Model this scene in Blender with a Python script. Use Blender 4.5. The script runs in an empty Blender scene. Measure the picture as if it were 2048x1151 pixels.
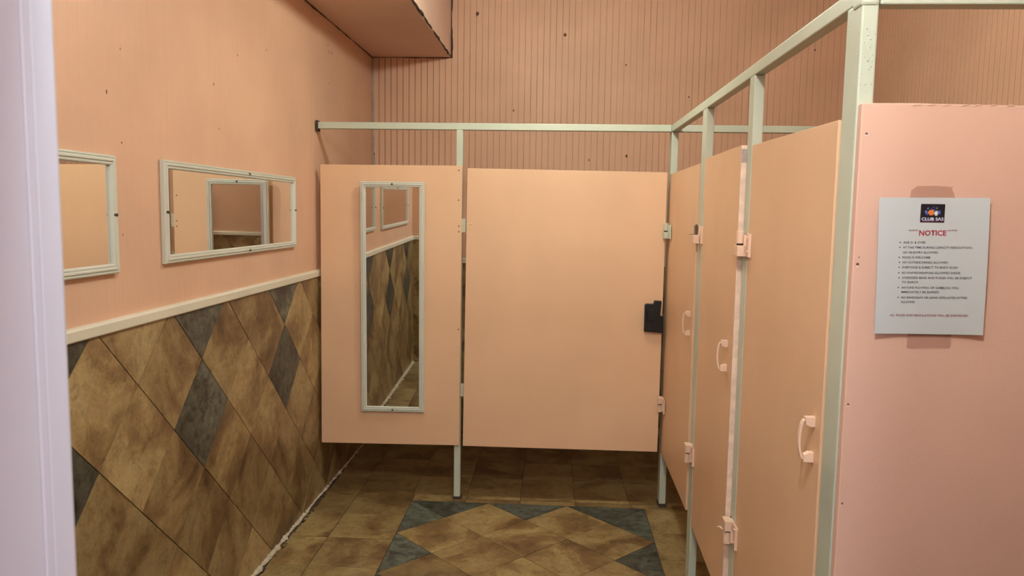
import bpy, math, random
from mathutils import Matrix, Vector, noise
random.seed(7)
scene = bpy.context.scene
COL = scene.collection

# ---------------------------------------------------------------- camera
cam_d = bpy.data.cameras.new('camera'); cam = bpy.data.objects.new('camera', cam_d); COL.objects.link(cam)
cam_d.sensor_width = 36; cam_d.lens = 1520 / 2048 * 36; cam_d.clip_start = .02
RR = ((0.99832, 0.05592, 0.01521), (-0.02068, 0.09853, 0.99492), (-0.05414, 0.99356, -0.09952))
mw = Matrix(((RR[0][0], RR[1][0], -RR[2][0], 0), (RR[0][1], RR[1][1], -RR[2][1], 0), (RR[0][2], RR[1][2], -RR[2][2], 1.6), (0, 0, 0, 1)))
cam.matrix_world = mw
cam_d.dof.use_dof = True; cam_d.dof.focus_distance = 3.6; cam_d.dof.aperture_fstop = 11
scene.camera = cam

# ---------------------------------------------------------------- light
scene.view_settings.view_transform = 'Standard'
scene.view_settings.look = 'None'
scene.view_settings.gamma = 1
scene.view_settings.use_curve_mapping = False
scene.view_settings.exposure = 0.0
w = bpy.data.worlds.new('world'); scene.world = w; w.use_nodes = True
w.node_tree.nodes['Background'].inputs[0].default_value = (.9, .85, 1, 1)
w.node_tree.nodes['Background'].inputs[1].default_value = .25

def lamp(name, loc, watts, color, size):
    d = bpy.data.lights.new(name, 'POINT'); d.energy = watts; d.color = color; d.shadow_soft_size = size
    o = bpy.data.objects.new(name, d); o.location = loc; COL.objects.link(o); return o
lamp('ceiling_lamp_light_back', (.02, 3.32, 2.80), 34, (.91, 1, .86), .05)
lamp('ceiling_lamp_light_front', (.10, .66, 2.80), 62, (.77, .97, 1), .05)
lamp('hall_lamp_light', (.05, -.75, 2.2), 54, (.84, .92, 1), .12)

# ---------------------------------------------------------------- materials
def nt(name, rough=.5, spec=.5):
    m = bpy.data.materials.new(name); m.use_nodes = True
    t = m.node_tree; b = t.nodes['Principled BSDF']
    b.inputs['Roughness'].default_value = rough
    b.inputs['Specular IOR Level'].default_value = spec
    return m, t, b
def N(t, typ, **kw):
    n = t.nodes.new(typ)
    for k, v in kw.items():
        if k in n.inputs: n.inputs[k].default_value = v
        else: setattr(n, k, v)
    return n
def noise_tex(t, scale, detail=4, rough=.55, vec=None, dist=0):
    n = N(t, 'ShaderNodeTexNoise', Scale=scale, Detail=detail, Roughness=rough, Distortion=dist)
    if vec: t.links.new(vec, n.inputs['Vector'])
    return n
def ramp(t, fac, stops):
    r = t.nodes.new('ShaderNodeValToRGB'); e = r.color_ramp.elements
    while len(e) < len(stops): e.new(.5)
    for k, (p, c) in enumerate(stops):
        e[k].position = p; e[k].color = (*c, 1) if len(c) == 3 else c
    t.links.new(fac, r.inputs[0]); return r
def mixc(t, fac, a, b, blend='MIX'):
    m = t.nodes.new('ShaderNodeMix'); m.data_type = 'RGBA'; m.blend_type = blend
    for s, v in ((m.inputs[0], fac), (m.inputs[6], a), (m.inputs[7], b)):
        if hasattr(v, 'links'): t.links.new(v, s)
        else: s.default_value = v if isinstance(v, (int, float)) else (*v, 1)
    return m.outputs[2]
def math_(t, op, a, b=0, c=None):
    m = t.nodes.new('ShaderNodeMath'); m.operation = op
    for s, v in zip(m.inputs, (a, b, c)):
        if v is None: continue
        if hasattr(v, 'links'): t.links.new(v, s)
        else: s.default_value = v
    return m.outputs[0]
def objcoord(t, scale=(1, 1, 1)):
    tc = t.nodes.new('ShaderNodeTexCoord'); mp = t.nodes.new('ShaderNodeMapping')
    mp.inputs['Scale'].default_value = scale
    t.links.new(tc.outputs['Object'], mp.inputs[0]); return mp.outputs[0]
def bump(t, b, h, strength=.2, dist=.002):
    n = N(t, 'ShaderNodeBump', Strength=strength, Distance=dist)
    t.links.new(h, n.inputs['Height']); t.links.new(n.outputs[0], b.inputs['Normal'])

def paint(name, c, rough=.45, mottle=.06, bscale=260, bstr=.12, specks=True, streak=False, spec=.4):
    m, t, b = nt(name, rough, spec)
    v = objcoord(t)
    n1 = noise_tex(t, 2.2, 3, vec=v)
    dark = tuple(x * (1 - mottle * 2) for x in c); lite = tuple(min(1, x * (1 + mottle)) for x in c)
    r = ramp(t, n1.outputs[0], [(.3, dark), (.7, lite)]); out = r.outputs[0]
    if streak:
        vs = objcoord(t, (60, 60, .8)); ns = noise_tex(t, 1, 4, vec=vs)
        rs = ramp(t, ns.outputs[0], [(.62, (0, 0, 0)), (.74, (1, 1, 1))])
        vb = noise_tex(t, .9, 2, vec=v); rb = ramp(t, vb.outputs[0], [(.45, (0, 0, 0)), (.7, (.45, .45, .45))])
        f = math_(t, 'MULTIPLY', rs.outputs[0], rb.outputs[0])
        out = mixc(t, f, out, tuple(x * .62 for x in c))
    if specks:
        vo = N(t, 'ShaderNodeTexVoronoi', Scale=7.0); t.links.new(v, vo.inputs['Vector'])
        d = math_(t, 'LESS_THAN', vo.outputs['Distance'], .020)
        sp = t.nodes.new('ShaderNodeSeparateColor'); t.links.new(vo.outputs['Color'], sp.inputs[0])
        pick = math_(t, 'GREATER_THAN', sp.outputs[0], .70)
        f = math_(t, 'MULTIPLY', d, pick); f = math_(t, 'MULTIPLY', f, .7)
        out = mixc(t, f, out, (.16, .07, .045))
    t.links.new(out, b.inputs['Base Color'])
    n2 = noise_tex(t, bscale, 2, vec=v)
    bump(t, b, n2.outputs[0], bstr, .001)
    return m

C_WALL = (.755, .462, .312)
C_PANEL = (.80, .508, .318)
M_wall = paint('peach_wall_paint', C_WALL, .5, .05, streak=True, bstr=.08)
M_panel = paint('peach_panel_paint', C_PANEL, .42, .035, specks=False, bstr=.25, bscale=180)
M_panel_pink = paint('pink_panel_paint', (.76, .475, .375), .42, .03, specks=False, bstr=.3, bscale=180)
M_hinge = paint('peach_hinge_paint', (.84, .57, .42), .4, .06, specks=False, bstr=.5)
M_soffit = paint('soffit_paint', (.86, .60, .49), .5, .03, bstr=.1, specks=False)
M_metal = paint('sage_metal_paint', (.55, .585, .48), .38, .06, specks=False, bscale=90, bstr=.35)
M_metal_green = paint('sage_hinge_paint', (.56, .56, .44), .4, .05, specks=False)
M_frame = paint('ivory_frame', (.66, .66, .58), .28, .03, specks=False, bstr=.03, spec=.6)
M_rail = paint('cream_trim_paint', (.76, .70, .57), .4, .05, specks=False, bstr=.1)
M_casing = paint('lavender_white_paint', (.72, .66, .74), .4, .03, specks=False, bstr=.05)
M_paper = paint('paper', (.58, .61, .64), .7, .01, specks=False, bstr=.04)
M_ceil = paint('ceiling_paint', (.85, .80, .74), .6, .03, specks=False)
M_hall = paint('hall_paint', (.62, .56, .60), .6, .03, specks=False)

def flat(name, c, rough=.5, metal=0, spec=.5, emit=None):
    m, t, b = nt(name, rough, spec)
    n = noise_tex(t, 40, 2, vec=objcoord(t))
    r = ramp(t, n.outputs[0], [(.3, tuple(x * .85 for x in c)), (.7, tuple(min(1, x * 1.1) for x in c))])
    t.links.new(r.outputs[0], b.inputs['Base Color']); b.inputs['Metallic'].default_value = metal
    return m
M_dark = flat('dark_gap', (.035, .022, .015), .8)
M_seam = flat('seam_grime', (.06, .035, .03), .8)
M_black = flat('black_plastic', (.006, .006, .007), .35)
M_steel = flat('screw_steel', (.12, .10, .08), .35, .8)
M_spring = flat('dull_spring_steel', (.20, .15, .12), .4, .6)
M_rust = flat('rusty_foot', (.05, .035, .028), .7)
M_core = flat('bare_plywood', (.72, .42, .22), .6)
M_caulk = flat('old_caulk', (.62, .54, .40), .8)
M_caulk2 = flat('grey_caulk', (.42, .33, .30), .8)
M_txt = flat('black_print', (.05, .045, .05), .7)
M_red = flat('red_print', (.42, .03, .05), .7)
M_dred = flat('maroon_print', (.26, .02, .05), .7)
M_logo = flat('logo_black', (.008, .006, .014), .5)
M_blue = flat('logo_blue', (.10, .16, .62), .5)
M_white = flat('logo_white', (.75, .78, .85), .5)
M_orange = flat('logo_orange', (.85, .24, .04), .5)
M_mark = flat('brown_mark', (.13, .05, .03), .7)
M_edge = flat('pale_edge', (.86, .62, .48), .6)
M_chip = flat('paint_chip', (.85, .70, .62), .6)

m, t, b = nt('mirror_glass', .015); M_mirror = m
b.inputs['Metallic'].default_value = 1
n = noise_tex(t, 1.5, 1, vec=objcoord(t)); r = ramp(t, n.outputs[0], [(.3, (.80, .81, .79)), (.7, (.84, .85, .83))])
t.links.new(r.outputs[0], b.inputs['Base Color'])

m, t, b = nt('clear_tape', .35); M_tape = m
b.inputs['Base Color'].default_value = (.66, .38, .29, 1); b.inputs['Alpha'].default_value = .30
n = noise_tex(t, 90, 2, vec=objcoord(t)); bump(t, b, n.outputs[0], .4, .001)

def tile_mat(name, dark=False, gain=1.0, tint=(1, 1, 1)):
    m, t, b = nt(name, .42, .45)
    v = objcoord(t)
    at = N(t, 'ShaderNodeAttribute', attribute_name='tile')
    off = t.nodes.new('ShaderNodeVectorMath'); off.operation = 'MULTIPLY_ADD'
    t.links.new(at.outputs['Color'], off.inputs[0]); off.inputs[1].default_value = (13, 17, 11)
    t.links.new(v, off.inputs[2]); vv = off.outputs[0]
    sep = t.nodes.new('ShaderNodeSeparateColor'); t.links.new(at.outputs['Color'], sep.inputs[0])
    n1 = noise_tex(t, 3.4, 8, .58, vv, .8)
    n2 = noise_tex(t, 26, 6, .72, vv, .4)
    n3 = noise_tex(t, 120, 3, .6, vv)
    if dark:
        a = ramp(t, n1.outputs[0], [(.30, (.050, .040, .033)), (.5, (.125, .122, .098)), (.70, (.19, .195, .155))]).outputs[0]
        fine = ramp(t, n2.outputs[0], [(.38, (.40, .38, .36)), (.50, (.9, .9, .88)), (.66, (1.35, 1.35, 1.3))]).outputs[0]
    else:
        a = ramp(t, n1.outputs[0], [(.33, (.19, .110, .054)), (.45, (.32, .205, .095)), (.52, (.44, .315, .150)), (.70, (.56, .43, .225))]).outputs[0]
        fine = ramp(t, n2.outputs[0], [(.34, (.66, .61, .56)), (.47, (.93, .91, .90)), (.64, (1.10, 1.10, 1.08))]).outputs[0]
    c = mixc(t, 1.0, a, fine, 'MULTIPLY')
    sc = ramp(t, n3.outputs[0], [(.3, (.85, .85, .85)), (.7, (1.08, 1.08, 1.08))]).outputs[0]
    c = mixc(t, 1.0, c, sc, 'MULTIPLY')
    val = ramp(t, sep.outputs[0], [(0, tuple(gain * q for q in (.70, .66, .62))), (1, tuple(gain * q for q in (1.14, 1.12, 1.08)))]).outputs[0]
    c = mixc(t, 1.0, c, val, 'MULTIPLY')
    c = mixc(t, 1.0, c, tint, 'MULTIPLY')
    t.links.new(c, b.inputs['Base Color'])
    bump(t, b, n2.outputs[0], .35, .002)
    return m
M_tile = tile_mat('brown_stone_tile', gain=.90); M_slate = tile_mat('slate_tile', True)
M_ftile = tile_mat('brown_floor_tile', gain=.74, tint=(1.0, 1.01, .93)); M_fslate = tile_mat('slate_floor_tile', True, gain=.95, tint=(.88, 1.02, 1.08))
m, t, b = nt('dark_grout', .8); M_grout = m
n = noise_tex(t, 30, 3, vec=objcoord(t)); r = ramp(t, n.outputs[0], [(.35, (.035, .022, .014)), (.7, (.16, .10, .06))])
t.links.new(r.outputs[0], b.inputs['Base Color'])

def groove_mat(name, dirty):
    m, t, b = nt(name, .7, .2)
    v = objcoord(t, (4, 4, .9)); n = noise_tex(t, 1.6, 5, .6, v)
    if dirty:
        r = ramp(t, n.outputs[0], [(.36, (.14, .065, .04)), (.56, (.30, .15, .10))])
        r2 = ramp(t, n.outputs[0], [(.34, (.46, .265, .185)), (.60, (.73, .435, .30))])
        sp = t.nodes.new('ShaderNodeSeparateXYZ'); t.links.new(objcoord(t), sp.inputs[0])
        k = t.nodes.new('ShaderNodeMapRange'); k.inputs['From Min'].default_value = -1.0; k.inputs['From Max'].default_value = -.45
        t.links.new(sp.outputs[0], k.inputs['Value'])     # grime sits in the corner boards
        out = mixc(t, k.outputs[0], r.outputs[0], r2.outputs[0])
    else: out = ramp(t, n.outputs[0], [(.35, (.70, .40, .275)), (.6, (.78, .455, .315))]).outputs[0]
    t.links.new(out, b.inputs['Base Color']); return m
M_groove_d = groove_mat('dirty_groove', True); M_groove = groove_mat('painted_groove', False); M_groove_m = flat('faint_groove', (.46, .25, .17), .7)
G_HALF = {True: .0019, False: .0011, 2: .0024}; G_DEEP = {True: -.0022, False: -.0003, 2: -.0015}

# ---------------------------------------------------------------- mesh helpers
class MB:
    def __init__(s): s.v = []; s.f = []; s.m = []; s.c = []
    def add(s, vs, fs, mi=0, c=None):
        o = len(s.v); s.v += [tuple(v) for v in vs]
        for f in fs: s.f.append([o + i for i in f]); s.m.append(mi); s.c.append(c)
        return s
    def box(s, x0, x1, y0, y1, z0, z1, mi=0, c=None):
        vs = [(x, y, z) for x in (x0, x1) for y in (y0, y1) for z in (z0, z1)]
        return s.add(vs, [(0, 1, 3, 2), (4, 6, 7, 5), (0, 4, 5, 1), (2, 3, 7, 6), (0, 2, 6, 4), (1, 5, 7, 3)], mi, c)
    def cyl(s, p0, p1, r, n=14, mi=0, r1=None):
        p0, p1 = Vector(p0), Vector(p1); d = (p1 - p0).normalized()
        a = d.orthogonal().normalized(); b = d.cross(a); r1 = r if r1 is None else r1
        vs = [p0 + (a * math.cos(2 * math.pi * k / n) + b * math.sin(2 * math.pi * k / n)) * r for k in range(n)]
        vs += [p1 + (a * math.cos(2 * math.pi * k / n) + b * math.sin(2 * math.pi * k / n)) * r1 for k in range(n)]
        fs = [(k, (k + 1) % n, n + (k + 1) % n, n + k) for k in range(n)] + [tuple(range(n))[::-1], tuple(range(n, 2 * n))]
        return s.add(vs, fs, mi)
    def tube(s, pts, radii, n=8, mi=0, flat=None):
        P = [Vector(p) for p in pts]; rings = []
        if not hasattr(radii, '__len__'): radii = [radii] * len(P)
        up = Vector((0, 0, 1))
        d0 = (P[1] - P[0]).normalized()
        if abs(d0.dot(up)) > .9: up = Vector((1, 0, 0))
        vs = []
        for i, p in enumerate(P):
            d = (P[min(i + 1, len(P) - 1)] - P[max(i - 1, 0)]).normalized()
            a = d.cross(up).normalized(); b = a.cross(d)
            for k in range(n):
                an = 2 * math.pi * k / n
                vs.append(p + (a * math.cos(an) + b * math.sin(an)) * radii[i])
        fs = [(i * n + k, i * n + (k + 1) % n, (i + 1) * n + (k + 1) % n, (i + 1) * n + k) for i in range(len(P) - 1) for k in range(n)]
        fs += [tuple(range(n))[::-1], tuple(range((len(P) - 1) * n, len(P) * n))]
        return s.add(vs, fs, mi)
    def prism(s, poly, axis, a, b, mi=0, c=None):
        """poly: 2-D outline; axis: normal axis; the two other axes in xyz order"""
        def mk(p, h):
            q = list(p); q.insert(axis, h); return tuple(q)
        n = len(poly)
        vs = [mk(p, a) for p in poly] + [mk(p, b) for p in poly]
        fs = [tuple(range(n)), tuple(range(n, 2 * n))[::-1]] + [(k, n + k, n + (k + 1) % n, (k + 1) % n) for k in range(n)]
        return s.add(vs, fs, mi, c)
    def build(s, name, mats, parent=None, smooth=False, bevel=0, seg=2, **props):
        me = bpy.data.meshes.new(name); me.from_pydata(s.v, [], s.f); me.update()
        if not isinstance(mats, (list, tuple)): mats = [mats]
        for q in mats: me.materials.append(q)
        for p, mi in zip(me.polygons, s.m): p.material_index = mi
        if any(c is not None for c in s.c):
            at = me.color_attributes.new('tile', 'FLOAT_COLOR', 'CORNER')
            for p, c in zip(me.polygons, s.c):
                for li in p.loop_indices: at.data[li].color = (*(c or (0, 0, 0)), 1)
        import bmesh
        bm = bmesh.new(); bm.from_mesh(me); bmesh.ops.recalc_face_normals(bm, faces=bm.faces); bm.to_mesh(me); bm.free()
        if smooth:
            for p in me.polygons: p.use_smooth = True
        o = bpy.data.objects.new(name, me); COL.objects.link(o)
        if parent: o.parent = parent
        if bevel:
            md = o.modifiers.new('bevel', 'BEVEL'); md.width = bevel; md.segments = seg; md.limit_method = 'ANGLE'; md.angle_limit = math.radians(40)
        for k, v in props.items(): o[k] = v
        return o
def thing(name, label, cat, loc=(0, 0, 0), rotz=0, group=None):
    o = bpy.data.objects.new(name, None); COL.objects.link(o); o.empty_display_size = .1
    o.location = loc; o.rotation_euler = (0, 0, rotz); o['label'] = label; o['category'] = cat; o['kind'] = 'thing'
    if group: o['group'] = group
    return o
def struct(mb, name, mats, **kw):
    o = mb.build(name, mats, **kw); o['kind'] = 'structure'; return o
def clip(poly, x0, x1, y0, y1):
    def cut(P, ins, inter):
        out = []
        for i, p in enumerate(P):
            q = P[i - 1]
            if ins(p):
                if not ins(q): out.append(inter(q, p))
                out.append(p)
            elif ins(q): out.append(inter(q, p))
        return out
    def ix(v): return lambda a, b: (v, a[1] + (b[1] - a[1]) * (v - a[0]) / (b[0] - a[0]))
    def iy(v): return lambda a, b: (a[0] + (b[0] - a[0]) * (v - a[1]) / (b[1] - a[1]), v)
    for ins, it in ((lambda p: p[0] >= x0, ix(x0)), (lambda p: p[0] <= x1, ix(x1)), (lambda p: p[1] >= y0, iy(y0)), (lambda p: p[1] <= y1, iy(y1))):
        if poly: poly = cut(poly, ins, it)
    return poly
def shrink(poly, d):
    cx = sum(p[0] for p in poly) / len(poly); cy = sum(p[1] for p in poly) / len(poly); out = []
    n = len(poly)
    # offset each edge inwards and intersect
    ed = []
    for i in range(n):
        a, b = poly[i], poly[(i + 1) % n]; dx, dy = b[0] - a[0], b[1] - a[1]; L = math.hypot(dx, dy)
        if L < 1e-6: continue
        nx, ny = -dy / L, dx / L
        if (cx - a[0]) * nx + (cy - a[1]) * ny < 0: nx, ny = -nx, -ny
        ed.append((a[0] + nx * d, a[1] + ny * d, dx / L, dy / L))
    for i in range(len(ed)):
        a, b = ed[i - 1], ed[i]; det = a[2] * b[3] - a[3] * b[2]
        if abs(det) < 1e-5: out.append((b[0], b[1])); continue
        tt = ((b[0] - a[0]) * b[3] - (b[1] - a[1]) * b[2]) / det
        out.append((a[0] + a[2] * tt, a[1] + a[3] * tt))
    return out
def area(P): return abs(sum(P[i - 1][0] * P[i][1] - P[i][0] * P[i - 1][1] for i in range(len(P)))) / 2

# ---------------------------------------------------------------- room
XL, XW, YB, YF, ZC = -1.295, 1.98, 5.37, .55, 3.16
RZ = 1.232                                     # top of wall tiles / bottom of chair rail

def wall(name, u0, u1, place, pitch=.0425, dirty=False, k0=0., marks=(), tu=2.26, openings=None):
    """place(u, z, n) -> world point; n grows into the room"""
    mb = MB()
    def quadpr(poly, n0, n1, mi, c=None):
        k = len(poly); vs = [place(p[0], p[1], n0) for p in poly] + [place(p[0], p[1], n1) for p in poly]
        mb.add(vs, [tuple(range(k, 2 * k))] + [(i, (i + 1) % k, k + (i + 1) % k, k + i) for i in range(k)], mi, c)
    spans = openings or [(u0, u1, 0, ZC)]
    for (a, b_, z0, z1) in spans:
        mb.add([place(u, z, n) for u in (a, b_) for z in (z0, z1) for n in (-.12, -.004)],
               [(0, 1, 3, 2), (4, 6, 7, 5), (0, 4, 5, 1), (2, 3, 7, 6), (0, 2, 6, 4), (1, 5, 7, 3)], 1)
        # beadboard above the rail
        zb = max(z0, RZ)
        if z1 > zb:
            prof = []; g = G_HALF[dirty]; gd = G_DEEP[dirty]; u = a; k = math.ceil((a - k0) / pitch)
            prof.append((a, 0, 0)); x = k0 + k * pitch
            while x < b_ - g * 2:
                if x > a + g * 2: prof += [(x - g, 0, 1), (x - g * .4, gd, 1), (x + g * .4, gd, 1), (x + g, 0, 0)]
                x += pitch
            prof.append((b_, 0, 0))
            vs = []; fs = []; ms = []
            for (x, n, mi) in prof: vs += [place(x, zb, n), place(x, z1, n)]
            for i in range(len(prof) - 1): mb.add([vs[2 * i], vs[2 * i + 2], vs[2 * i + 3], vs[2 * i + 1]], [(0, 1, 2, 3)], 2 if prof[i][2] else 0)
        # tiles below
        if z0 < RZ:
            quadpr([(a, z0), (b_, z0), (b_, RZ), (a, RZ)], -.003, .004, 3)
            DU, DZ, z0n = .432, .412, 1.045
            for i in range(-12, 24):
                for j in range(-1, 9):
                    for h in (0, 1):
                        cu = tu + (i + .5 * h) * DU + .0; cz = z0n - DZ * (j - .5 * h) - DZ / 2
                        # nodes sit at (tu+k*DU, z0n-j*DZ): tiles are centred half a diagonal away
                        P = [(cu - DU / 2, cz), (cu, cz + DZ / 2), (cu + DU / 2, cz), (cu, cz - DZ / 2)]
                        P = clip(P, a + .001, b_ - .001, z0 + .004, RZ - .001)
                        if len(P) < 3 or area(P) < 2e-4: continue
                        sl = (abs(((cu - 1.82) / .864 + .5) % 1 - .5) < .1) and (abs(cz - .839) < .08 or abs(cz - 1.251) < .08)
                        P = shrink(P, .0018)
                        c = (random.random(), random.random(), random.random())
                        quadpr(P, .0045, .0085 + random.random() * .0008, 5 if sl else 4, c)
    for (u, z, r, kind) in marks:
        n = 9; pts = [place(u + math.cos(k * 2 * math.pi / n) * r * random.uniform(.6, 1.1), z + math.sin(k * 2 * math.pi / n) * r * random.uniform(.8, 1.9), .0006) for k in range(n)]
        mb.add(pts, [tuple(range(n))], 6)
    return struct(mb, name, [M_wall, M_wall, M_groove_d if dirty is True else M_groove_m if dirty else M_groove, M_grout, M_tile, M_slate, M_mark])

wall('wall_left', YF, YB, lambda u, z, n: (XL + n, u, z), tu=2.26,
     marks=[(2.163, 1.926, .004, 0), (2.24, 2.062, .003, 0), (3.087, 2.214, .004, 0), (2.861, 2.062, .004, 0), (4.331, 2.519, .006, 0), (4.349, 2.484, .006, 0),
            (4.408, 2.49, .006, 0), (4.344, 2.311, .005, 0), (2.231, 1.788, .003, 0), (2.221, 1.514, .003, 0), (2.734, 1.607, .003, 0), (2.6, 2.45, .004, 0), (3.4, 2.3, .004, 0), (2.9, 1.9, .003, 0), (3.7, 2.0, .003, 0)])
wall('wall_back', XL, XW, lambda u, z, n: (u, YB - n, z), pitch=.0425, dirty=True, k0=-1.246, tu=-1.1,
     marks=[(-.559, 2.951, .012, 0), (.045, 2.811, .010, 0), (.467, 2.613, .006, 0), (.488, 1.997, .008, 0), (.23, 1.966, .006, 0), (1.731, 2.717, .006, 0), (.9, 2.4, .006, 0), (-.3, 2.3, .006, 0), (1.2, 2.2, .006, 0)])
wall('wall_right', YF, YB, lambda u, z, n: (XW - n, u, z), pitch=.0425, dirty=2)
DX0, DX1, DZ1 = -.415, .42, 2.12
wall('wall_front', XL, XW, lambda u, z, n: (u, YF + n, z), tu=-1.0, openings=[(XL, DX0, 0, ZC), (DX1, XW, 0, ZC), (DX0, DX1, DZ1, ZC)])

# floor: grout bed, square tiles, diamond carpet with slate border
mb = MB(); mb.box(XL - .12, XW + .12, -1.6, YB + .12, -.12, -.003, 0)
FX0, FX1, FY1, FY0 = -.757, .523, 4.045, .55
DD = (FX1 - FX0) / 3
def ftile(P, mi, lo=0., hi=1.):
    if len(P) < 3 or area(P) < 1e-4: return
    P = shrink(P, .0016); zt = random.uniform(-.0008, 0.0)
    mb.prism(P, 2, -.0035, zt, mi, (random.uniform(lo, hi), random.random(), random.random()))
for i in range(-2, 8):
    for j in range(-2, 24):
        cx = FX0 + i * DD / 2; cy = FY1 - j * DD / 2
        if (i + j) % 2 == 0: continue
        P = clip([(cx - DD / 2, cy), (cx, cy + DD / 2), (cx + DD / 2, cy), (cx, cy - DD / 2)], FX0, FX1, FY0, FY1)
        # tiles centred on the border are cut to slate triangles
        edge = i <= 0 or i >= 6 or j <= 0
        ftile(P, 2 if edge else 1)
# border side tiles and the far field
T = .303
def rows(x0, x1, y0, y1, xs, ys, hi=1.):
    X = [x0] + [x for x in xs if x0 < x < x1] + [x1]; Y = [y0] + [y for y in ys if y0 < y < y1] + [y1]
    for a, b_ in zip(X, X[1:]):
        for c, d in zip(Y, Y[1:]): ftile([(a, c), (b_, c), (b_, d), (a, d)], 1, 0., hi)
xg = [-1.08]
rows(XL + .004, FX0, -1.5, 4.142, xg, [4.142 - T * k for k in range(0, 22)])
rows(FX1, XW - .004, -1.5, FY1, [.523 + T * k for k in range(0, 6)], [3.73 + T * k for k in range(-20, 6)])
rows(FX0, -.462, FY1, 4.142, [], []); 
rows(-.462, XW - .004, FY1, 4.142, [-.158, .145, .448, .751, 1.05, 1.35, 1.65], [4.10])
rows(XL + .004, XW - .004, 4.142, YB - .01, [-1.08, -.77, -.464, -.160, .142, .442, .745, 1.05, 1.35, 1.65], [4.44, 4.74, 5.05], .05)  # stall rows: tile colours picked dark to paint in the shade behind the door
rows(FX0, FX1, -1.5, FY0, [FX0 + T * k for k in range(1, 6)], [FY0 - T * k for k in range(1, 8)])
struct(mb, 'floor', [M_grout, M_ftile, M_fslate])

mb = MB(); mb.box(XL - .12, XW + .12, YF - .12, YB + .12, ZC, ZC + .1); struct(mb, 'ceiling', M_ceil)

# chair rails
def railmb(place, a, b_, joints=()):
    prof = [(0, RZ), (.016, RZ), (.019, RZ + .004), (.019, RZ + .030), (.014, RZ + .037), (0, RZ + .038)]
    mb = MB(); ks = [a] + list(joints) + [b_]
    for p, q in zip(ks, ks[1:]):
        p2 = p + (.0007 if p != a else 0); q2 = q - (.0007 if q != b_ else 0); n = len(prof)
        vs = [place(p2, z, m_) for m_, z in prof] + [place(q2, z, m_) for m_, z in prof]
        mb.add(vs, [tuple(range(n)), tuple(range(n, 2 * n))[::-1]] + [(k, n + k, n + (k + 1) % n, (k + 1) % n) for k in range(n)])
    return mb
struct(railmb(lambda u, z, n: (XL + n, u, z), YF, YB, [1.2, 3.006]), 'trim_1', M_rail)
struct(railmb(lambda u, z, n: (u, YB - n, z), XL, XW), 'trim_2', M_rail)
struct(railmb(lambda u, z, n: (XW - n, u, z), YF, YB), 'trim_3', M_rail)
struct(railmb(lambda u, z, n: (u, YF + n, z), XL, DX0 + .012), 'trim_4', M_rail)
struct(railmb(lambda u, z, n: (u, YF + n, z), .49, XW), 'trim_9', M_rail)
# doorway casing: fluted jamb the camera stands beside
mb = MB()
prof = [(-.415, .43), (-.397, .43), (-.397, .555), (-.3977, .557), (-.397, .559), (-.397, .566), (-.3974, .5675), (-.397, .569), (-.397, .592), (-.401, .600), (-.47, .600), (-.47, .5505), (-.415, .5505)]
n = len(prof)
mb.add([(x, y, 0) for x, y in prof] + [(x, y, DZ1) for x, y in prof], [tuple(range(n)), tuple(range(n, 2 * n))] + [(k, (k + 1) % n, n + (k + 1) % n, n + k) for k in range(n)])
struct(mb, 'trim_5', M_casing)
mb = MB(); mb.box(.402, .42, .43, .60, 0, DZ1); mb.box(.42, .49, .5505, .60, 0, DZ1); mb.box(-.397, .402, .43, .60, DZ1 - .018, DZ1); mb.box(-.47, .49, .5505, .6, DZ1, DZ1 + .07)
struct(mb, 'trim_6', M_casing)
# hall behind the camera
mb = MB(); mb.box(XL - .1, XW + .1, -1.6, -1.5, 0, 2.5); mb.box(XL - .1, XL, -1.5, YF - .125, 0, 2.5); mb.box(XW, XW + .1, -1.5, YF - .125, 0, 2.5)
mb.box(XL - .1, XW + .1, -1.6, YF - .125, 2.5, 2.6)
struct(mb, 'wall_hall', M_hall)

# soffit with grimy open seams
def crack(mb, pts, r, mi, seed=0, step=.02, amp=.35):
    out = []; rad = []
    for a, b_ in zip(pts, pts[1:]):
        a, b_ = Vector(a), Vector(b_); k = max(2, int((b_ - a).length / step))
        for i in range(k):
            p = a.lerp(b_, i / k); q = noise.noise(p * 9 + Vector((seed, 0, 0)))
            j = Vector((noise.noise(p * 21 + Vector((seed, 5, 0))), noise.noise(p * 21 + Vector((seed, 9, 3))), noise.noise(p * 21 + Vector((seed, 1, 7))))) * r * .8
            out.append(p + j); rad.append(max(r * .15, r * (1 + amp * 2.2 * q)))
    out.append(Vector(pts[-1])); rad.append(r)
    mb.tube(out, rad, 6, mi)
SX, SZ = -.741, 2.658
mb = MB(); mb.box(XL, SX, YF, YB, SZ, ZC, 0)
crack(mb, [(XL + .003, YF + .1, SZ), (XL + .003, YB, SZ)], .0045, 1, 1)
crack(mb, [(SX, YF + .1, SZ + .003), (SX, YB, SZ + .003)], .0055, 1, 2)
crack(mb, [(SX + .002, YB - .003, SZ), (SX + .002, YB - .003, ZC)], .008, 1, 3)
crack(mb, [(XL, YB - .002, SZ), (SX, YB - .002, SZ)], .0045, 1, 4)
crack(mb, [(SX - .012, YF + .1, SZ - .0005), (SX - .010, YB, SZ - .0005)], .003, 2, 6, amp=.1)
struct(mb, 'trim_7', [M_soffit, M_seam, M_rail])
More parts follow.
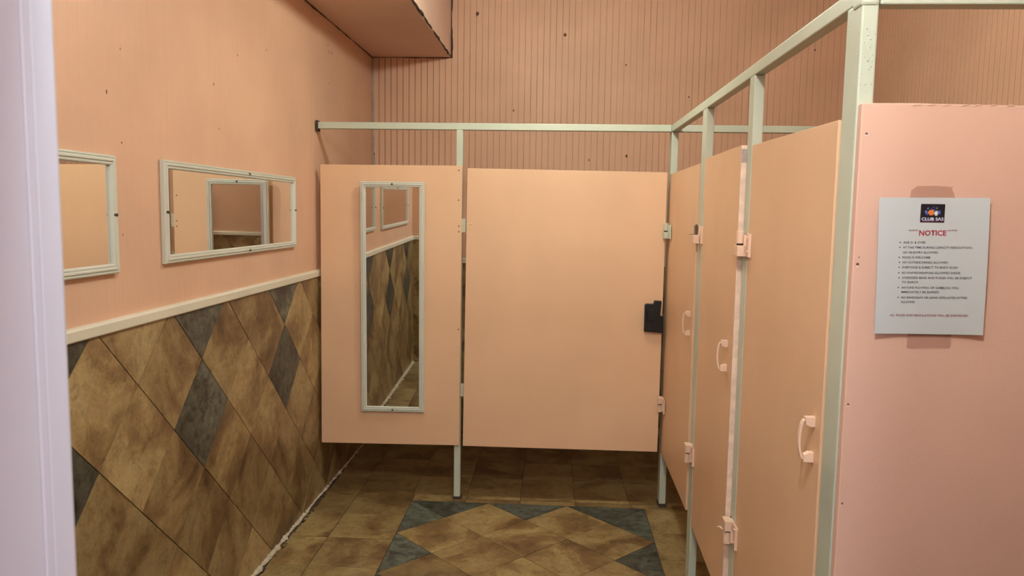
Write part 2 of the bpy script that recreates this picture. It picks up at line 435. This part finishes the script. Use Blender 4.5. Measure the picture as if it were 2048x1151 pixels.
# caulk in the back left corner and along the foot of the left wall
mb = MB()
crack(mb, [(XL + .004, YB - .004, 1.27), (XL + .004, YB - .004, 2.65)], .0085, 0, 11, .012, .5)
crack(mb, [(XL + .010, YB - .001, 1.27), (XL + .012, YB - .001, 2.0)], .006, 1, 12, .02, .5)
struct(mb, 'trim_8', [M_caulk2, M_seam])
mb = MB()
y = .62
while y < 5.3:
    L = random.uniform(.10, .45); k = int(L / .007); pts = []; rad = []
    s = max(.5, 1.55 - (y - 2.6) * .5) if y > 2.6 else 1.55
    for i in range(k + 1):
        yy = y + L * i / k; q = noise.noise(Vector((yy * 22, 3, 1))); q2 = noise.noise(Vector((yy * 75, 8, 1)))
        pts.append((XL + .015 + q * .006, yy, .002 + q2 * .003)); rad.append(max(.0025, (.0085 + q * .008 + q2 * .007) * s * (.45 if i in (0, k) else 1)))
    mb.tube(pts, rad, 7, 0)
    y += L + random.choice([0, .004, .012, .03])
for k in range(70):
    yy = random.uniform(2.6, 4.4); r = random.uniform(.003, .010)
    n = 8; cx = XL + random.uniform(.018, .042); cz = .0008
    mb.add([(cx + math.cos(i * math.pi / 4) * r * random.uniform(.5, 1), yy + math.sin(i * math.pi / 4) * r * random.uniform(.8, 3), cz) for i in range(n)], [tuple(range(n))], 1)
crack(mb, [(XL + .030, 2.0, .000), (XL + .026, 4.5, .000)], .0055, 1, 15, .012, .8)
struct(mb, 'baseboard_left', [M_caulk, M_seam])

# ---------------------------------------------------------------- painted steel frame
PX = .604; Z0R, Z1R = 2.030, 2.066; PYF = 4.085
fr = thing('stall_framework', 'sage green square steel tube frame holding up all the pink stall panels and doors', 'frame', (PX, PYF, 0))
def wpart(mb, name, mats, par, **kw):       # mesh given in world coordinates
    L = par.matrix_world.inverted() if False else Matrix.Translation(par.location) @ Matrix.Rotation(par.rotation_euler.z, 4, 'Z')
    Li = L.inverted(); mb.v = [tuple(Li @ Vector(v)) for v in mb.v]
    return mb.build(name, mats, par, **kw)
def post(x0, x1, y0, y1, z1=Z0R, rusty=True):
    mb = MB(); mb.box(x0, x1, y0, y1, 0.004, z1)
    p = wpart(mb, 'post', M_metal, fr, bevel=.0035)
    if rusty:
        m2 = MB(); n = 12; cx, cy = (x0 + x1) / 2, (y0 + y1) / 2
        pts = []
        for k in range(n):
            a = 2 * math.pi * k / n; r = random.uniform(.95, 1.25)
            pts.append((cx + (x1 - x0) * .62 * math.copysign(abs(math.cos(a)) ** .5, math.cos(a)) * r, cy + (y1 - y0) * .62 * math.copysign(abs(math.sin(a)) ** .5, math.sin(a)) * r))
        m2.prism(pts, 2, 0, .007); m2.box(x0 - .002, x1 + .002, y0 - .002, y1 + .002, .004, .016)
        wpart(m2, 'foot', M_rust, p2(p, fr), label='dark rusted foot')
    return p
def p2(p, par):       # parent holder for a sub-part that keeps wpart's frame
    q = type('H', (), {})(); q.location = par.location; q.rotation_euler = par.rotation_euler; q.obj = p; return q
_b = MB.build
def build(self, name, mats, parent=None, **kw):
    return _b(self, name, mats, getattr(parent, 'obj', parent), **kw)
MB.build = build
mb = MB(); mb.box(XL + .014, PX - .001, PYF, PYF + .036, Z0R, Z1R); wpart(mb, 'top_rail', M_metal, fr, bevel=.003)
mb = MB(); mb.box(PX + .036, XW - .010, PYF, PYF + .036, Z0R, Z1R); wpart(mb, 'top_rail', M_metal, fr, bevel=.003)
mb = MB(); mb.box(XL + .004, XL + .014, PYF - .008, PYF + .044, Z0R - .012, Z1R + .008); wpart(mb, 'wall_bracket', M_rust, fr, bevel=.002, label='dark rusty wall end of the rail')
mb = MB(); mb.box(PX, PX + .034, 1.645, PYF + .080, Z0R, Z1R); wpart(mb, 'top_rail', M_metal, fr, bevel=.003)
mb = MB(); mb.box(PX + .036, XW - .010, 1.600, 1.640, Z0R - .008, Z1R - .004); wpart(mb, 'top_rail', M_metal, fr, bevel=.003)
post(-.532, -.496, PYF, PYF + .036)
post(PX + .001, PX + .037, PYF, PYF + .078)
post(PX, PX + .032, 3.160, 3.240)
post(PX, PX + .032, 2.420, 2.478)
pn = post(PX, PX + .033, 1.600, 1.680)
mb = MB()
for k in range(90):       # weld spatter and thick paint bumps on the near post
    z = random.choice([random.uniform(.9, 2.02), random.uniform(1.75, 2.0)]); r = random.uniform(.0008, .0022)
    if random.random() < .6: c = (PX + random.uniform(.003, .030), 1.600, z)
    else: c = (PX, random.uniform(1.603, 1.675), z)
    mb.cyl((c[0] - .0002, c[1] - .0002, c[2]), (c[0] - (.0012 if c[1] > 1.6 else 0), c[1] - (.0012 if c[1] == 1.600 else 0), c[2]), r, 6, 0, r * .4)
wpart(mb, 'weld_spatter', M_metal, p2(pn, fr), kind='stuff')
mb = MB(); mb.box(PX - .003, PX + .034, 1.597, 1.648, Z0R - .012, Z1R + .006); wpart(mb, 'corner_joint', M_metal, fr, bevel=.008, seg=3, label='lumpy welded corner joint')

# ---------------------------------------------------------------- hinge, handle builders (face frame)
def place_fn(origin, adir, ndir):
    o, a, n = Vector(origin), Vector(adir), Vector(ndir)
    return lambda v: tuple(o + a * v[0] + n * v[1] + Vector((0, 0, 1)) * v[2])
def xf(mb, fn): mb.v = [fn(v) for v in mb.v]; return mb
def hinge(par, origin, adir, ndir, mat, broken=False, pin=False, flip=False):
    """a: along the door away from the post, n: out of the face. origin on the face plane."""
    s = -1 if flip else 1
    fn = place_fn(origin, adir, ndir)
    mb = MB()
    mb.box(.000, .050, 0, .004, -.040, .034)                       # plate on the door
    mb.box(.045, .050, .003, .010, -.038, .032)                    # folded flange
    mb.box(-.004, .002, .003, .012, -.036, .030)
    mb.box(-.044, .002, .001, .031, *(sorted((-.038 * s, -.004 * s))))  # bracket block
    mb.box(-.044, -.030, .001, .008, -.038, .038)
    h = wpart(xf(mb, fn), 'hinge', mat, par, bevel=.0015)
    hp = p2(h, par)
    if not broken:
        mb = MB(); mb.cyl((-.018, .0185, .002 * s), (-.018, .0185, .042 * s), .0125, 20)
        wpart(xf(mb, fn), 'hinge_knuckle', mat, hp, bevel=.0015)
        mb = MB(); mb.cyl((-.018, .0185, -.0042 * s), (-.018, .0185, .0022 * s), .0105, 14)
        wpart(xf(mb, fn), 'hinge_pin', M_dark, hp)
    else:
        pts = []
        for k in range(60):
            an = k * .62; pts.append((-.018 + math.cos(an) * .0085, .0185 + math.sin(an) * .0085, .001 + k * .0006))
        mb = MB(); mb.tube(pts, .0018, 6); mb.tube([(-.010, .02, .001), (-.02, .034, -.001), (-.024, .046, -.003)], .0018, 6); mb.cyl((-.018, .0185, -.003), (-.018, .0185, .040), .0045, 10)
        wpart(xf(mb, fn), 'hinge_spring', M_spring, hp, label='bare spring of the broken hinge')
    if pin:
        mb = MB(); mb.tube([(-.024, .02, -.002), (-.034, .028, -.004), (-.052, .034, -.003), (-.060, .04, -.006)], [.003, .003, .0035, .0025], 7)
        wpart(xf(mb, fn), 'bent_pin', M_hinge, hp)
    for zz in (-.022, .020):
        mb = MB(); mb.cyl((.022, .003, zz), (.022, .0075, zz), .0055, 12, 0, .004)
        wpart(xf(mb, fn), 'screw', mat if zz > 0 else M_hinge, hp)
    return h
def pull(par, origin, adir, ndir):
    fn = place_fn(origin, adir, ndir); mb = MB()
    for sgn in (-1, 1): mb.prism([(0, .030 * sgn), (.010, .030 * sgn), (.021, .036 * sgn), (.022, .052 * sgn), (0, .053 * sgn)], 0, -.008, .008)
    # outline above is in (n, z)
    pts = [(0, .018 + .012 * math.cos(math.pi * k / 16), .046 * math.sin(math.pi * k / 16)) for k in range(-8, 9)]
    for p, q in zip(pts, pts[1:]):
        mb.add([(a, p[1] + d, p[2]) for a in (-.006, .006) for d in (0, .005)] + [(a, q[1] + d, q[2]) for a in (-.006, .006) for d in (0, .005)],
               [(0, 1, 5, 4), (2, 6, 7, 3), (0, 4, 6, 2), (1, 3, 7, 5), (0, 2, 3, 1), (4, 5, 7, 6)])
    return wpart(xf(mb, fn), 'pull_handle', M_hinge, par, bevel=.001)
def dots(mb, items, fn, mi):
    for (a, z, r) in items:
        n = 9
        mb.add([fn((a + math.cos(k * 2 * math.pi / n) * r * random.uniform(.7, 1.1), .0005, z + math.sin(k * 2 * math.pi / n) * r * random.uniform(.8, 1.3))) for k in range(n)], [tuple(range(n))], mi)

# ---------------------------------------------------------------- fixed panels
pl = thing('toilet_partition', 'fixed pink panel beside the tiled left wall with a tall mirror on it', 'partition', (-.88, 4.07, .31))
mb = MB(); mb.prism([(-1.262, 1.838), (-.495, 1.840), (-.500, .316), (-1.269, .308)], 1, 4.060, 4.0835, 0)
wpart(mb, 'panel_board', [M_panel], pl, bevel=.0015)
for x, z in ((-.514, 1.658), (-.509, .962), (-.514, 1.815), (-.511, 1.49), (-.511, 1.52)):
    mb = MB(); mb.cyl((x, 4.0605, z), (x, 4.0585, z), .004, 10, 0, .003); wpart(mb, 'screw', M_mark, pl)

pn_ = thing('toilet_partition', 'wide pink end panel in front at the right with a paper notice taped to it', 'partition', (1.2, 1.57, .31))
mb = MB(); mb.prism([(.606, 1.826), (.70, 1.8265), (.92, 1.823), (1.25, 1.82), (1.96, 1.815), (1.96, .30), (.606, .30)], 1, 1.577, 1.598, 0)
wpart(mb, 'panel_board', [M_panel_pink], pn_, bevel=.002)
for k in range(7):    # flaked paint along the top edge
    mb = MB(); x = .70 + k * .03 + random.uniform(0, .012); mb.prism([(x, 1.8215), (x + random.uniform(.005, .02), 1.8225), (x + .016, 1.8245), (x + .006, 1.825)], 1, 1.5762, 1.5775, 0)
    wpart(mb, 'flaked_paint', M_panel_pink, pn_)
for x, z, r, mt in ((.618, 1.766, .0026, M_mark), (.616, 1.505, .0034, M_mark), (.618, 1.519, .0015, M_mark), (.614, 1.215, .0024, M_mark), (.614, 1.003, .0024, M_mark)):
    mb = MB(); mb.cyl((x, 1.5775, z), (x, 1.5762, z), r, 12, 0, r * .8); mb.cyl((x + .0005, 1.5772, z - r * 1.5), (x + .0005, 1.5762, z - r * 1.6), r * .9, 10, 1, r * .6)
    wpart(mb, 'nail_hole', [mt, M_chip], pn_)

# unseen dividers between the side stalls (behind the doors), added to block light there
for yy, lb in ((4.100, 'unseen pink divider panel under the back rail behind the farthest side door'), (3.198, 'unseen pink divider panel behind the second green post from the back'), (2.448, 'unseen pink divider panel behind the green post with the hinge bracket')):
    dv = thing('toilet_partition', lb, 'partition', (1.3, yy, .31))
    mb = MB(); mb.box(.645, XW - .012, yy - .009, yy + .009, .31, 1.80); wpart(mb, 'panel_board', M_panel, dv, bevel=.0015)

# ---------------------------------------------------------------- doors
# wide door of the end stall
dr = thing('stall_door', 'wide pink stall door in the middle with a black slide latch on its right edge', 'door', (-.478, 4.066, .316), group=None)
mb = MB(); mb.prism([(-.467, 1.827), (.585, 1.818), (.582, .317), (-.479, .316)], 1, 4.055, 4.076, 0)
wpart(mb, 'door_panel', [M_panel], dr, bevel=.0012)
for zc in (1.523, .625):
    mb = MB(); mb.box(-.497, -.475, 4.070, 4.080, zc - .036, zc + .036); mb.cyl((-.487, 4.078, zc + .003), (-.487, 4.078, zc + .036), .008); mb.cyl((-.487, 4.078, zc - .036), (-.487, 4.078, zc - .003), .008)
    h = wpart(mb, 'hinge', M_metal_green, dr, bevel=.001)
for z in (1.531, 1.506):
    mb = MB(); mb.cyl((-.448, 4.0555, z), (-.448, 4.0525, z), .0065, 12, 0, .0035); wpart(mb, 'bolt_head', M_panel, dr)
mb = MB(); mb.prism([(.487, .979), (.487, 1.121), (.493, 1.127), (.532, 1.127), (.537, 1.145), (.574, 1.143), (.570, 1.090), (.569, 1.065), (.586, 1.063), (.588, .973)], 1, 4.026, 4.0548, 0)
h = wpart(mb, 'latch', M_black, dr, bevel=.003, label='black slide latch')
mb = MB(); mb.box(.500, .540, 4.020, 4.0262, 1.035, 1.100); mb.cyl((.505, 4.026, 1.010), (.505, 4.021, 1.010), .005); mb.cyl((.503, 4.026, 1.112), (.503, 4.021, 1.112), .005)
wpart(mb, 'latch_slide', M_black, p2(h, dr), bevel=.002)

def side_door(label, y_h, y_n, ztop_h, ztop_n, zb_h, zb_n, ajar, y_piv):
    d = thing('stall_door', label, 'door', (PX + .010, y_h, 0), ajar, 'pink doors of the side stalls')
    ang = ajar
    L = y_h - y_n
    # local frame: hinge edge at origin, door runs to -y
    mb = MB(); mb.prism([(0, ztop_h), (-L, ztop_n), (-L, zb_n), (0, zb_h)], 0, -.0098, .0105, 0)
    mb.build('door_panel', [M_panel], d, bevel=.0012)
    if ajar < -.02:
        pass
    return d
G = 'pink doors of the side stalls'
LBL = ['farthest of the three side stall doors, narrow sliver of pink beside the wide middle door',
       'pink side stall door between two posts standing slightly ajar, its pale edge showing',
       'nearest and widest of the pink side stall doors, behind the thick green corner post']
D = []
for k, (yh, yn, th, tn, bh, bn, aj) in enumerate(((4.078, 3.252, 1.810, 1.812, .312, .314, -.008), (3.152, 2.487, 1.826, 1.822, .290, .292, -.023), (2.412, 1.690, 1.816, 1.806, .300, .300, -.003))):
    d = thing('stall_door', LBL[k], 'door', (PX + .010, yh, 0), aj)
    L = yh - yn
    mb = MB(); mb.prism([(0, th), (-L, tn), (-L, bn), (0, bh)], 0, -.0098, .0105, 0)
    mb.build('door_panel', [M_panel], d, bevel=.0012)
    if k == 1:
        mb = MB(); mb.box(-.0092, .0098, -L - .0016, -L + .001, bn + .002, tn - .002); mb.build('edge_strip', M_edge, d, label='pale bare edge of the door')
        mb = MB(); mb.box(-.009, .0095, -L - .0024, -L - .0012, tn - .055, tn - .012); mb.build('bare_patch', M_caulk2, d, label='grey patch where paint has come off')
    D.append(d)
def doorpt(d, y, off=0):   # world point on the corridor face of a side door
    R = Matrix.Translation(d.location) @ Matrix.Rotation(d.rotation_euler.z, 4, 'Z')
    return R @ Vector((-.0098, -(d.location.y - y), off))
def doordir(d): return Matrix.Rotation(d.rotation_euler.z, 3, 'Z') @ Vector((0, -1, 0)), Matrix.Rotation(d.rotation_euler.z, 3, 'Z') @ Vector((-1, 0, 0))
for d, yp, z1, z2, mt, br in ((D[0], 4.004, 1.512, .590, M_metal_green, 0), (D[1], 3.205, 1.520, .590, M_hinge, 1), (D[2], 2.448, 1.510, .572, M_hinge, 2)):
    ad, nd = doordir(d); fp = doorpt(d, yp)
    o1 = Vector((fp.x, fp.y, z1)) + ad * .028; o2 = Vector((fp.x, fp.y, z2)) + ad * .028
    if br == 0: o1 = Vector((fp.x - .003, fp.y, z1)); o2 = Vector((fp.x - .003, fp.y, z2))
    hinge(d, o1, ad, nd, mt, broken=(br == 1)); hinge(d, o2, ad, nd, M_hinge, pin=(br == 2), flip=True)
for d, y, z in ((D[0], 3.315, 1.130), (D[1], 2.572, 1.128), (D[2], 1.735, 1.093)):
    ad, nd = doordir(d); fp = doorpt(d, y); pull(d, (fp.x, fp.y, z), ad, nd)

# ---------------------------------------------------------------- mirrors
def mirror(label, wid, hei, loc, rotz, screws, name='wall_mirror', tilt=0):
    """local: x right, z up, faces -y; back plane y = 0; origin at the centre"""
    t_ = thing(name, label, 'mirror', loc, rotz); t_.rotation_euler.x = tilt
    W, H = wid / 2, hei / 2
    prof = [(0, 0), (0, .012), (.002, .0155), (.0055, .0165), (.008, .014), (.0095, .0145), (.0125, .019), (.0165, .019), (.0185, .0145), (.020, .0145), (.023, .0165), (.0265, .0155), (.0285, .012), (.0285, .006), (.0285, 0)]
    mb = MB(); n = len(prof)
    rings = []
    for sx, sz in ((-1, -1), (1, -1), (1, 1), (-1, 1)):
        rings += [(sx * (W - p[0]), -p[1], sz * (H - p[0])) for p in prof]
    fs = []
    for c in range(4):
        for k in range(n):
            a, b_ = c * n + k, c * n + (k + 1) % n; a2, b2 = ((c + 1) % 4) * n + k, ((c + 1) % 4) * n + (k + 1) % n
            fs.append((a, b_, b2, a2))
    mb.add(rings, fs); mb.build('mirror_frame', M_frame, t_)
    mb = MB(); mb.box(-W + .0265, W - .0265, -.0065, -.002, -H + .0265, H - .0265); mb.build('mirror_glass', M_mirror, t_)
    for x, z in screws:
        mb = MB(); rings = []; m_ = 12
        for j, (rr, dd) in enumerate(((.0052, .014), (.0050, .0205), (.0035, .0225), (.001, .0232))): rings += [(x + rr * math.cos(2 * math.pi * k / m_), -dd, z + rr * math.sin(2 * math.pi * k / m_)) for k in range(m_)]
        mb.add(rings, [(j * m_ + k, j * m_ + (k + 1) % m_, (j + 1) * m_ + (k + 1) % m_, (j + 1) * m_ + k) for j in range(3) for k in range(m_)] + [tuple(range(m_)), tuple(range(3 * m_, 4 * m_))])
        mb.build('screw', M_steel, t_, smooth=True)
    return t_
mirror('tall upright mirror in an ivory frame on the pink panel', .345, 1.252, (-.866, 4.0485, 1.1245), math.radians(.95), [(0, .613), (0, -.613)], 'tall_mirror', math.radians(.65))
mirror('long ivory framed mirror hung sideways on the left wall, nearest the stalls', 1.272, .342, (XL + .002, 3.078, 1.582), math.radians(90), [(-.622, .0), (.06, .158), (.622, .01), (.05, -.158)], tilt=math.radians(.15))
mirror('ivory framed mirror on the left wall partly cut off by the white door jamb', 1.272, .342, (XL + .001, 1.536, 1.574), math.radians(90), [(.622, .0), (-.05, .158), (-.622, 0)])

# ---------------------------------------------------------------- the notice
PY = 1.5722
nb = thing('notice_sheet', 'white paper NOTICE sheet with house rules taped on the pink end panel', 'notice', (.758, PY, 1.503))
mb = MB(); NX, NZ = 8, 10; vs = []
TL, TR, BR, BL = (.647, 1.640), (.862, 1.642), (.868, 1.367), (.654, 1.365)
def pap(u, v):
    a = (TL[0] + (TR[0] - TL[0]) * u, TL[1] + (TR[1] - TL[1]) * u); b_ = (BL[0] + (BR[0] - BL[0]) * u, BL[1] + (BR[1] - BL[1]) * u)
    bow = -.0042 * (abs(u - .5) * 2) ** 3 - .0022 * math.sin(math.pi * v)
    return (a[0] + (b_[0] - a[0]) * v, PY + bow, a[1] + (b_[1] - a[1]) * v)
for off in (0, .0004):
    for j in range(NZ + 1):
        for i in range(NX + 1):
            p = pap(i / NX, j / NZ); vs.append((p[0], p[1] + off, p[2]))
S = (NX + 1) * (NZ + 1); fs = []
for j in range(NZ):
    for i in range(NX):
        a = j * (NX + 1) + i; fs += [(a, a + 1, a + NX + 2, a + NX + 1), (S + a, S + a + NX + 1, S + a + NX + 2, S + a + 1)]
for i in range(NX): fs += [(i, S + i, S + i + 1, i + 1), (NZ * (NX + 1) + i, NZ * (NX + 1) + i + 1, S + NZ * (NX + 1) + i + 1, S + NZ * (NX + 1) + i)]
for j in range(NZ): a = j * (NX + 1); fs += [(a, a + NX + 1, S + a + NX + 1, S + a), (a + NX, S + a + NX, S + a + 2 * NX + 1, a + 2 * NX + 1)]
mb.add(vs, fs); wpart(mb, 'paper', M_paper, nb, smooth=False)

def papy(x, z):
    v = (1.641 - z) / .275; u = (x - .647 - .0065 * v) / .2148
    return PY - .0042 * (abs(u - .5) * 2) ** 3 - .0022 * math.sin(math.pi * min(1, max(0, v)))
def lettering(body, x0, x1, z, mat, h=None, shear=0, bold=0, name='lettering'):
    cu = bpy.data.curves.new('tmp', 'FONT'); cu.body = body; cu.size = 1; cu.shear = shear; cu.offset = bold; cu.resolution_u = 2
    to = bpy.data.objects.new('tmp', cu); me = bpy.data.meshes.new_from_object(to)
    bpy.data.objects.remove(to); bpy.data.curves.remove(cu)
    xs = [v.co.x for v in me.vertices]; ys = [v.co.y for v in me.vertices]
    sx = (x1 - x0) / (max(xs) - min(xs)); capz = .70 if body[0] != '*' else (max(ys) - min(ys))
    sy = (h or .0042) / capz; y0 = 0 if body[0] != '*' else min(ys)
    sl = .013                                         # the sheet hangs a hair off level
    for v in me.vertices:
        x = x0 + (v.co.x - min(xs)) * sx; zz = z + (v.co.y - y0) * sy - (x - x0) * 0 + (x - x0) * sl
        v.co = (x - nb.location.x, papy(x, zz) - .00035 - nb.location.y, zz - nb.location.z)
    me.materials.append(mat); me.name = name
    o = bpy.data.objects.new(name, me); COL.objects.link(o); o.parent = nb; return o
lettering('***', .709, .728, 1.5735, M_dred, .0038); lettering('***', .785, .804, 1.5745, M_dred, .0038)
lettering('NOTICE', .730, .783, 1.5655, M_red, .0102, bold=.03)
LN = [('AGE 21 & OVER', .700, .744, 1.549, 1), ('AT THIS TIME DURING CAPACITY REGULATIONS,', .700, .835, 1.539, 1), ('NO RE-ENTRY ALLOWED', .701, .769, 1.529, 0), ('FOOD IS WELCOME', .700, .755, 1.519, 1),
      ('NO OUTSIDE DRINKS ALLOWED', .701, .790, 1.509, 1), ('EVERYONE IS SUBJECT TO BODY SCAN', .701, .809, 1.499, 1), ('NO KNIVES/WEAPONS ALLOWED INSIDE', .701, .815, 1.488, 1),
      ('OVERSIZED BAGS AND PURSES WILL BE SUBJECT', .702, .838, 1.478, 1), ('TO SEARCH', .702, .734, 1.469, 0), ('ANYONE FIGHTING OR GAMBLING WILL', .702, .815, 1.458, 1),
      ('IMMEDIATELY BE BARRED', .702, .777, 1.449, 0), ('NO BANDANAS OR GANG AFFILLIATED ATTIRE', .703, .832, 1.438, 1), ('ALLOWED', .703, .731, 1.429, 0)]
for body, a, b_, z, bl in LN:
    lettering(body, a, b_, z, M_txt, bold=.012)
    if bl:
        mb = MB(); x = a - .0062; y_ = papy(x, z) - .0003; mb.cyl((x, y_, z + .002), (x, y_ - .0002, z + .002), .0013, 10)
        wpart(mb, 'bullet_point', M_txt, nb)
lettering('ALL RULES AND REGULATIONS WILL BE ENFORCED.', .682, .837, 1.4015, M_dred, .0042, shear=.25, bold=.012)
mb = MB(); y_ = papy(.754, 1.61)
mb.box(.7305, .7775, y_ - .0006, y_ - .0002, 1.5915, 1.6285, 0)
def blob(cx, cz, rx, rz, mi, dy, n=14, jag=.0):
    mb.add([(cx + rx * math.cos(2 * math.pi * k / n) * (1 + random.uniform(-jag, jag)), y_ - dy, cz + rz * math.sin(2 * math.pi * k / n) * (1 + random.uniform(-jag, jag))) for k in range(n)], [tuple(range(n))], mi)
for k in range(26):      # crown of bright blue sparks
    a = math.radians(random.uniform(10, 170)); r = random.uniform(.007, .016); x = .754 + math.cos(a) * r * 1.15; z = 1.6065 + math.sin(a) * r
    mb.prism([(x - .0006, z - .0012), (x + .0006, z - .0012), (x + .0003, z + .0022)], 1, y_ - .0009, y_ - .0007, 1 if k % 3 else 2)
blob(.7435, 1.6105, .0045, .0035, 1, .0009, jag=.3); blob(.7655, 1.611, .0045, .0035, 1, .0009, jag=.3)
blob(.751, 1.611, .0058, .0055, 3, .0012, jag=.15); blob(.760, 1.6105, .0035, .0045, 2, .0011, jag=.3)
mb.box(.735, .773, y_ - .0010, y_ - .0007, 1.5935, 1.5942, 4)
wpart(mb, 'logo', [M_logo, M_blue, M_white, M_orange, M_red], nb)
o = lettering('CLUB SAS', .7325, .7755, 1.5955, M_white, .0058, bold=.02)
for v in o.data.vertices: v.co.y -= .0008
o = lettering('CLUB SAS', .7332, .7762, 1.5949, M_blue, .0058, bold=.03)
for v in o.data.vertices: v.co.y -= .0006
for q, (P) in enumerate(([(.709, 1.636), (.712, 1.656), (.723, 1.664), (.758, 1.665), (.795, 1.663), (.790, 1.660), (.794, 1.652), (.800, 1.636)], [(.724, 1.370), (.723, 1.340), (.726, 1.336), (.808, 1.338), (.810, 1.342), (.810, 1.370)])):
    mb = MB(); mb.prism(P, 1, 1.5758, 1.5762, 0); wpart(mb, 'tape_strip', M_tape, nb, label='strip of clear tape')
